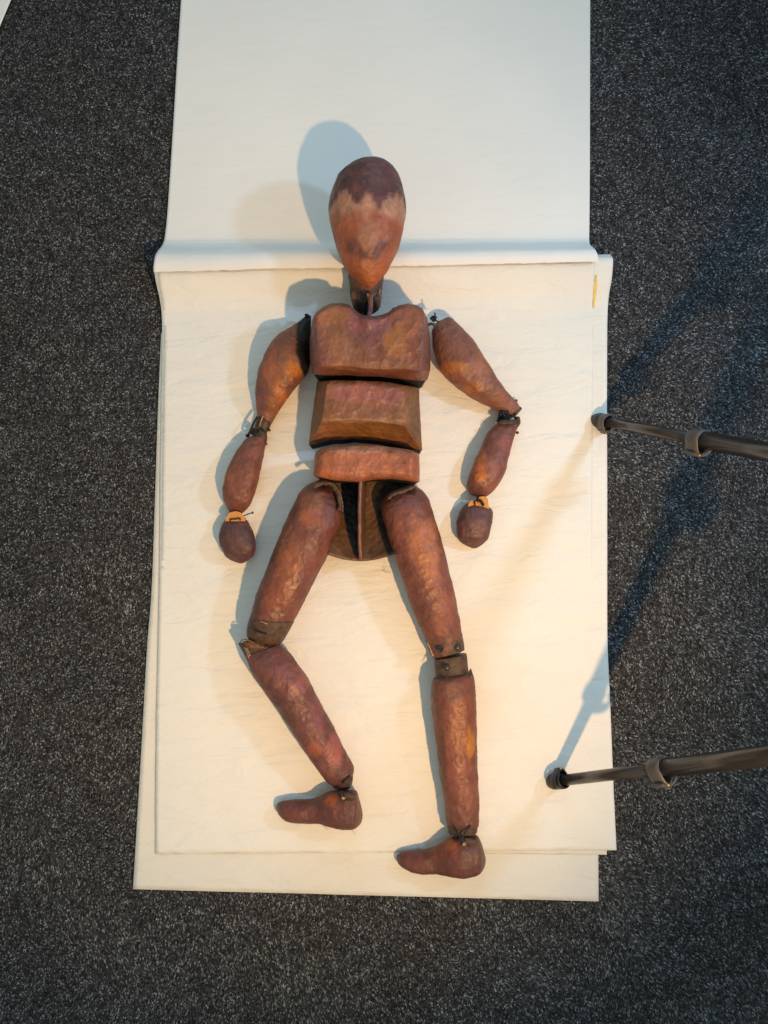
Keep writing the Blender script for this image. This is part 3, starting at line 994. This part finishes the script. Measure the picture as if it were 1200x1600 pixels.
knot('cord_knot', 533, 1241, .052, .0045, puppet, 11, .0010, 18)
knot('pale_knot', 536, 1247, .054, .0026, puppet, 12, .0009, 14, M_RAW)
knot('cord_knot', 722, 1312, .056, .0052, puppet, 13, .0011, 20)
knot('pale_knot', 725, 1318.5, .058, .0028, puppet, 14, .0009, 14, M_RAW)

# ---- right-of-picture knee and shin
tube_r = loft('knee_tube', [((678.5, 1029), (728.5, 1021)), ((679, 1036), (730, 1029)), ((680, 1048), (731, 1040)), ((681, 1064), (733, 1056))], None, puppet, nst=16, nth=36, ratio=.9, mat=M_CARD, seed=7, lump=.0006)
rivet(698.5, 1043.5, .0560, .0033, tube_r)
rivet(722, 1041, .0470, .0016, tube_r)
sh_r_paint = painter((.165, .062, .040), [(712, 1130, 16, 50, (.29, .110, .055), .85), (733, 1155, 9, 26, (.42, .185, .040), .85), (705, 1080, 16, 20, (.22, .105, .070), .6), (690, 1100, 12, 40, (.150, .054, .034), .7), (715, 1200, 22, 36, (.20, .068, .048), .8), (690, 1190, 8, 60, (.085, .036, .026), .7), (722, 1270, 30, 24, (.130, .052, .038), .8), (720, 1292, 34, 12, (.062, .030, .022), .9),
                                      (680, 1060, 10, 16, (.110, .048, .036), .8), (738, 1070, 8, 30, (.125, .054, .042), .8)], 6, 91)
shin_r = loft('shin', [((683, 1058), (730, 1049)), ((677, 1061), (738, 1053)), ((674.5, 1072), (742, 1066)), ((673, 1090), (743.5, 1088)), ((675.6, 1122), (744.5, 1120)), ((681.7, 1166), (745.3, 1164)), ((686.6, 1207), (746.3, 1207)), ((692.7, 1246), (748.8, 1248)), ((696, 1272), (748.3, 1273)),
                      ((698, 1288), (747.3, 1288))], sh_r_paint, nst=110, nth=56, ratio=.92, seed=51, lump=.0012)
vs = [G(732, 1050, .045), G(735, 1044, .047), G(737, 1047, .046), G(741, 1060, .040), G(737, 1062, .048), G(701, 1056, .068), G(693, 1068, .069), G(690, 1072, .068), G(697, 1061, .071)]
obj('paper_flap', vs[:5], [(0, 1, 2, 4), (2, 3, 4)], M_CARD, shin_r, smooth=False)
fl2 = obj('paper_flap', vs[5:], [(0, 3, 2, 1)], M_DARKCARD, shin_r, smooth=False)
for q in shin_r.children:
    mm = q.modifiers.new('thickness', 'SOLIDIFY')
    mm.thickness = .001
ank_r = loft('ankle_band', [((698.5, 1284), (747, 1284)), ((699.5, 1294), (746, 1293)), ((701, 1301), (744.5, 1300)), ((708, 1304.5), (738, 1304))], None, shin_r, nst=14, nth=30, ratio=.85, mat=M_CARD, seed=9, lump=.0005, zb=PZ + .003)
cord('cord', [(708, 1289, .053), (713, 1297, .057), (719, 1306, .058), (722, 1312, .057)], .0011, puppet)
cord('cord', [(735, 1290, .054), (730, 1297, .057), (725, 1305, .058), (722, 1312, .058)], .0011, puppet)

# ---- arms
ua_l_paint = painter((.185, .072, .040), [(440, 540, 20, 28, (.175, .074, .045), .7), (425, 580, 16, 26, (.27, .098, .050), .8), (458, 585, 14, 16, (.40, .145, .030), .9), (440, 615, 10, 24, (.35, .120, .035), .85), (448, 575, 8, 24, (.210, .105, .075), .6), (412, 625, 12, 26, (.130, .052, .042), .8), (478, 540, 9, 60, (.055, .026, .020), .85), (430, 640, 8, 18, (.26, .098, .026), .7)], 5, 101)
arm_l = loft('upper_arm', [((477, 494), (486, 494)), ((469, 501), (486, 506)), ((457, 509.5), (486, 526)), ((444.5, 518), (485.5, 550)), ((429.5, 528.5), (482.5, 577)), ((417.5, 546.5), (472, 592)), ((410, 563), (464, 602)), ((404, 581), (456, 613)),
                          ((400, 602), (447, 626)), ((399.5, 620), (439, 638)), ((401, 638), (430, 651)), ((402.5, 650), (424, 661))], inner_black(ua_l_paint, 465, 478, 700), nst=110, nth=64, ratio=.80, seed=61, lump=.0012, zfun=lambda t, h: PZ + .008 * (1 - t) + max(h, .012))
ua_r_paint = painter((.195, .080, .050), [(720, 520, 26, 18, (.225, .094, .068), .8), (690, 560, 14, 24, (.210, .100, .062), .7), (705, 580, 22, 12, (.34, .130, .038), .85), (735, 610, 22, 9, (.33, .122, .040), .8), (750, 575, 18, 24, (.29, .120, .066), .8), (765, 615, 18, 12, (.175, .084, .055), .7), (680, 530, 7, 24, (.150, .066, .048), .7), (795, 635, 20, 14, (.185, .082, .060), .8)], 5, 111)
arm_r = loft('upper_arm', [((678, 509), (702, 496.5)), ((674.5, 517), (709, 501)), ((675, 528), (718, 509)), ((676.5, 540), (727, 518.5)), ((682, 560), (742, 536)), ((690, 581), (755, 557)), ((704, 595.5), (767, 577)), ((720, 609), (778, 594.5)), ((737, 621.5), (789, 609)),
                          ((758, 632.5), (799, 620.5)), ((778, 642), (808, 630)), ((795, 650), (814, 637))], ua_r_paint, nst=110, nth=56, ratio=.82, seed=67, lump=.0012, zfun=lambda t, h: PZ + .008 * (1 - t) + max(h, .012))
# shoulder ties
knot('cord_knot', 480, 494, .047, .0042, puppet, 21, .0011, 16)
knot('cord_knot', 677, 498, .050, .0050, puppet, 22, .0011, 16)
cord('cord', [(674, 500, .050), (679, 495, .054), (680, 490, .056), (678, 489.5, .056)], .0010, puppet)
cord('cord', [(676, 497, .050), (681, 501, .052), (686, 502.5, .050)], .0010, puppet)
cord('cord', [(668, 508, .045), (674, 506, .048), (682, 510, .046)], .0020, puppet, M_DARKCARD)

# elbow, left of picture
el_l = loft('elbow_band', [((404.5, 647), (426, 657)), ((401, 656), (422, 667)), ((398, 666), (418.5, 673)), ((397, 673), (417, 678))], None, arm_l, nst=12, nth=24, ratio=.8, mat=M_CARD, seed=10, lump=.0005)
cord('stitch', [(411, 650, .033), (408, 658, .033), (405, 668, .032)], .0008, el_l, M_RAW)
cord('slit', [(404, 668, .031), (409, 670, .032), (415, 676, .030)], .0012, el_l)
cord('cord', [(402, 651, .028), (397, 660, .030), (393, 669, .032), (389, 677, .030), (386, 680, .026)], .0017, puppet)
knot('cord_knot', 396, 675, .028, .0060, puppet, 23, .0014, 22)
knot('cord_knot', 387, 681, .022, .0026, puppet, 24, .0011, 12)
for (x, y, z) in ((420.5, 672, .020), (415.5, 693.5, .020)):
    rivet(x, y, z, .0017, arm_l)
fa_l_paint = painter((.160, .058, .036), [(372, 740, 13, 36, (.205, .080, .050), .85), (358, 735, 6, 30, (.270, .105, .032), .75), (398, 740, 8, 36, (.185, .060, .034), .7), (385, 700, 16, 18, (.145, .060, .042), .7), (370, 790, 18, 12, (.135, .054, .032), .7)], 4, 121)
fore_l = loft('forearm', [((394, 682), (416, 680)), ((384, 686), (416.5, 686)), ((376, 696), (414.5, 697)), ((368, 707), (412, 709)), ((359.5, 722), (408.5, 727)), ((353, 741), (403.5, 749)), ((349, 760), (398.5, 769)), ((349.5, 776), (393, 784)), ((353, 790), (386, 794)), ((358.5, 800.5), (379, 801.5))],
              fa_l_paint, nst=84, nth=48, ratio=.82, seed=71, lump=.0011)
fl_band = loft('elbow_strap', [((404, 673), (417, 676)), ((402, 684), (417.5, 684)), ((402, 694), (415.5, 695))], None, fore_l, nst=10, nth=18, ratio=1.2, mat=M_CARD, zfun=lambda t, h: .024, lump=.0006)

# elbow, right of picture
el_r = loft('elbow_band', [((785, 643), (805, 627)), ((793, 650), (810, 633)), ((803, 652), (815, 637.5)), ((806, 650), (815, 640))], None, arm_r, nst=12, nth=24, ratio=.95, mat=M_CARD, seed=12, lump=.0006)
rivet(806.5, 626, .016, .0017, arm_r)
rivet(808.5, 676, .018, .0017, arm_r)
knot('cord_knot', 789, 650, .028, .0095, puppet, 25, .0015, 34)
knot('cord_knot', 783, 657, .028, .0060, puppet, 26, .0013, 24)
cord('cord', [(781, 643, .026), (779, 650, .032), (777, 658, .030)], .0009, puppet)
fa_r_paint = painter((.170, .062, .044), [(748, 725, 12, 30, (.36, .130, .042), .85), (747, 748, 10, 9, (.50, .170, .040), .8), (765, 735, 12, 22, (.25, .100, .060), .7), (788, 700, 8, 50, (.185, .066, .054), .8), (775, 680, 22, 18, (.155, .064, .054), .8), (740, 768, 14, 9, (.085, .036, .024), .85), (765, 762, 12, 10, (.20, .080, .048), .7)], 4, 131)
fore_r = loft('forearm', [((777, 660), (811, 657)), ((769.5, 668), (808.5, 668)), ((762, 677), (805, 678)), ((753, 695), (799.5, 697)), ((742.5, 717), (793.5, 721)), ((736.5, 733.5), (788, 741)), ((730.5, 749), (780, 757)), ((728.5, 761), (770, 768)), ((733, 770.5), (759, 776)), ((741, 775), (751, 777))],
              fa_r_paint, nst=84, nth=48, ratio=.84, seed=77, lump=.0012)
loft('elbow_socket', [((783, 656), (806, 656)), ((778, 659), (808.5, 659)), ((779, 663), (806, 663)), ((786, 665), (800, 665))], None, fore_r, nst=10, nth=20, ratio=.35, mat=M_DARKCARD, zfun=lambda t, h: .040, lump=.0016)
loft('elbow_strap', [((803, 652), (812, 653)), ((806, 660), (813, 662)), ((804, 668), (808.5, 669)), ((801, 676), (805.5, 677))], None, fore_r, nst=10, nth=16, ratio=2.0, mat=M_CARD, zfun=lambda t, h: .028, lump=.0006)


# ---- hands with foam wrist discs
def plate(name, outline, z, th, mat, parent):
    v, f = [], []
    n = len(outline)
    for zz in (z - th, z):
        for (x, y) in outline:
            v.append(G(x, y, zz))
    f.append(tuple(range(n)))
    f.append(tuple(range(2 * n - 1, n - 1, -1)))
    for i in range(n):
        j = (i + 1) % n
        f.append((i, j, n + j, n + i))
    return obj(name, v, f, mat, parent, smooth=False)


hl_paint = painter((.090, .040, .034), [(370, 842, 16, 16, (.125, .058, .046), .8), (355, 865, 14, 10, (.100, .042, .028), .7), (375, 815, 14, 5, (.070, .034, .034), .7)], 3, 141)
hand_l = loft('hand', [((354, 811), (383, 811)), ((350.5, 815), (386.5, 813.5)), ((346.5, 822), (391, 821)), ((343.5, 832), (395.5, 831)), ((342.5, 841), (397.5, 841)), ((344.3, 852), (399.3, 851.5)), ((347.5, 861), (399.2, 861)), ((351.5, 868.5), (397, 867.5)), ((358.5, 874), (390, 873.5)), ((366, 877.5), (384.5, 877.5)), ((374, 880.3), (378, 880.3))],
              hl_paint, nst=64, nth=48, ratio=.62, seed=81, lump=.0012, zfun=lambda t, h: PZ + max(h, .008), e=2.3)
disc = [(352.5, 814.5)] + [(368 + 15.6 * math.cos(a), 814.5 - 15.6 * math.sin(a)) for a in np.linspace(math.pi * .97, math.pi * .03, 18)] + [(383.5, 814.5)]
wd = plate('wrist_disc', disc, .0335, .006, M_FOAM, hand_l)
cord('cord', [(360, 814.5, .033), (360.3, 811.5, .0355), (368, 811, .0358), (374.5, 810, .0358), (375.3, 813, .033)], .0010, wd)
cord('peg', [(381, 806, .030), (388, 803.2, .033), (394, 801.2, .036)], .0008, puppet)
rivet(394.5, 801, .036, .0013, puppet)
hr_paint = painter((.098, .044, .038), [(745, 820, 18, 18, (.135, .062, .050), .8), (728, 835, 12, 12, (.110, .046, .030), .7), (755, 805, 12, 10, (.115, .054, .048), .7), (745, 848, 18, 8, (.120, .046, .034), .7)], 3, 151)
hand_r = loft('hand', [((729, 787), (764, 792)), ((725.5, 789.5), (767.5, 794)), ((720.5, 796), (770, 798)), ((716.3, 804), (770.8, 805)), ((713.2, 813), (770.3, 813)), ((712.4, 823), (768.3, 823)), ((713, 833), (766, 833)), ((714.5, 841), (763, 841)), ((720.5, 848), (757, 848)), ((729, 853), (751, 853)), ((739, 856.8), (744, 856.8))],
              hr_paint, nst=64, nth=48, ratio=.62, seed=87, lump=.0012, zfun=lambda t, h: PZ + max(h, .008), e=2.3)
wd2 = plate('wrist_disc', [(731.5, 791), (732, 787.5), (736, 783), (742, 779.5), (749, 776.5), (756, 775.3), (760.5, 777), (762.5, 781), (763, 787), (764.5, 795)], .0340, .006, M_FOAM, hand_r)
cord('cord', [(742, 789, .034), (741.5, 784, .0365), (743.5, 781.5, .0365)], .0012, wd2)
cord('cord', [(746, 783, .0362), (750.5, 782.5, .0372), (754, 787, .0372), (755, 789.5, .0355)], .0022, wd2)
cord('cord', [(748, 775, .030), (746, 779, .0355), (746, 783, .036)], .0016, puppet)

# stray bristles of glue-stiffened thread
for k, (a, b, c) in enumerate((((604, 882), (600, 893), (612, 897)), ((505, 1287), (508, 1294), (514, 1297)), ((551, 1295), (553, 1301), (556, 1304)), ((689, 895), (691, 889), (693, 883)), ((440, 1250), (445, 1247), (450, 1247)))):
    cord('bristle', [(a[0], a[1], PZ + .004), (b[0], b[1], PZ + .0025), (c[0], c[1], PZ + .0012)], .00022, puppet, M_RAW)


# ------------------------------------------------------------------ tripod
def rod(name, a, b, r0, r1, mat, parent, n=20, fillet=.0):
    return tube(name, [a, a.lerp(b, .5), b], 1.0, mat, parent, n, taper=lambda t: r0 + (r1 - r0) * t)


apex = G(2736, 995, 0.73)
C0 = Vector((apex.x, apex.y, 0))
trip = empty('tripod', (C0.x, C0.y, 0))
tag(trip, 'grey metal camera tripod with two legs reaching in from the right', 'tripod')
FEET = [G(936, 657, .010), G(866, 1221, .010), Vector((C0.x + .46, C0.y - .02, .010))]


def clamp(parent, c, d, side, r, length, mat, gap=1.75):
    """lever lock: split collar with a curved lever and hinge"""
    d = d.normalized()
    s = (side - d * side.dot(d)).normalized()
    u = d.cross(s)
    verts, faces = [], []
    n = 24
    prof = [(-.5, .96), (-.46, 1.12), (-.15, 1.16), (.2, 1.16), (.46, 1.12), (.5, .96)]
    for (t, k) in prof:
        for i in range(n):
            a = 2 * math.pi * i / n
            ex = 1.0
            if math.cos(a) > .55:
                ex = 1 + .55 * (math.cos(a) - .55) / .45
            verts.append(c + d * length * t + (s * math.cos(a) * ex + u * math.sin(a)) * r * k)
    for k in range(len(prof) - 1):
        for i in range(n):
            j = (i + 1) % n
            faces.append((k * n + i, k * n + j, (k + 1) * n + j, (k + 1) * n + i))
    col = obj('collar', verts, faces, mat, parent)
    # curved lever
    lv, lf = [], []
    m = 14
    for k in range(m):
        t = k / (m - 1)
        a = -.5 + t * 2.5
        rr = r * (gap - .30 * t + .55 * t * t)
        cen = c + (s * math.cos(a) + u * math.sin(a)) * rr
        nrm = (s * math.cos(a) + u * math.sin(a))
        wd_ = length * (.46 - .12 * t)
        for (x, y) in ((-1, -.16), (-1, .16), (1, .16), (1, -.16)):
            lv.append(cen + d * wd_ * x + nrm * r * y)
    for k in range(m - 1):
        for i in range(4):
            j = (i + 1) % 4
            lf.append((k * 4 + i, k * 4 + j, (k + 1) * 4 + j, (k + 1) * 4 + i))
    lf += [(0, 1, 2, 3), tuple((m - 1) * 4 + i for i in range(4))]
    lev = obj('lever', lv, lf, mat, parent)
    bv = lev.modifiers.new('bevel', 'BEVEL')
    bv.width = r * .08
    bv.segments = 2
    p0 = c + s * r * 1.62 - d * length * .52
    tube('pin', [p0, p0 + d * length * 1.04], r * .17, M_BRASS, parent, 10)
    return col


legs = []
for k, f in enumerate(FEET):
    d = (apex - f)
    Ln = d.length
    d = d / Ln
    leg = empty('leg', f, trip)
    sd = Vector((0, -1, .2)) if k != 2 else Vector((0, 1, .2))
    c1 = .190 if k == 0 else .196
    rod('lower_tube', f + d * .012, f + d * (c1 + .02), .0074, .0074, M_TUBE, leg)
    rod('middle_tube', f + d * c1, f + d * .52, .0108, .0108, M_TUBE, leg)
    rod('upper_tube', f + d * .50, f + d * (Ln - .01), .0150, .0150, M_TUBE, leg)
    clamp(leg, f + d * c1, d, sd, .0114, .020, M_CLAMP)
    clamp(leg, f + d * .50, d, sd, .0165, .030, M_CLAMP)
    # rubber foot with its own small clamp
    rv, rf = [], []
    n = 20
    prof = [(-.0095, .0045), (-.0085, .0085), (-.002, .0108), (.006, .0112), (.012, .0104), (.018, .0092), (.0185, .0066)]
    for (t, r) in prof:
        a1 = d.cross(Vector((0, 1, 0))).normalized()
        b1 = d.cross(a1)
        for i in range(n):
            a = 2 * math.pi * i / n
            rv.append(f + d * t + (a1 * math.cos(a) + b1 * math.sin(a)) * r)
    for q in range(len(prof) - 1):
        for i in range(n):
            j = (i + 1) % n
            rf.append((q * n + i, q * n + j, (q + 1) * n + j, (q + 1) * n + i))
    rf.append(tuple(range(n)))
    obj('rubber_foot', rv, rf, M_PLASTIC, leg)
    clamp(leg, f + d * .016, d, Vector((0, -1 if k != 1 else .6, .1)), .0098, .012, M_PLASTIC if k == 1 else M_CLAMP, 1.42)
# spider and head
rod('centre_column', apex - Vector((0, 0, .10)), apex + Vector((0, 0, .07)), .0135, .0135, M_TUBE, trip)
rod('spider', apex - Vector((0, 0, .03)), apex + Vector((0, 0, .025)), .034, .030, M_PLASTIC, trip, 24)
rod('pan_head', apex + Vector((0, 0, .068)), apex + Vector((0, 0, .11)), .024, .028, M_PLASTIC, trip, 24)
rod('pan_handle', apex + Vector((0, 0, .09)), apex + Vector((.15, .08, .05)), .006, .008, M_PLASTIC, trip)
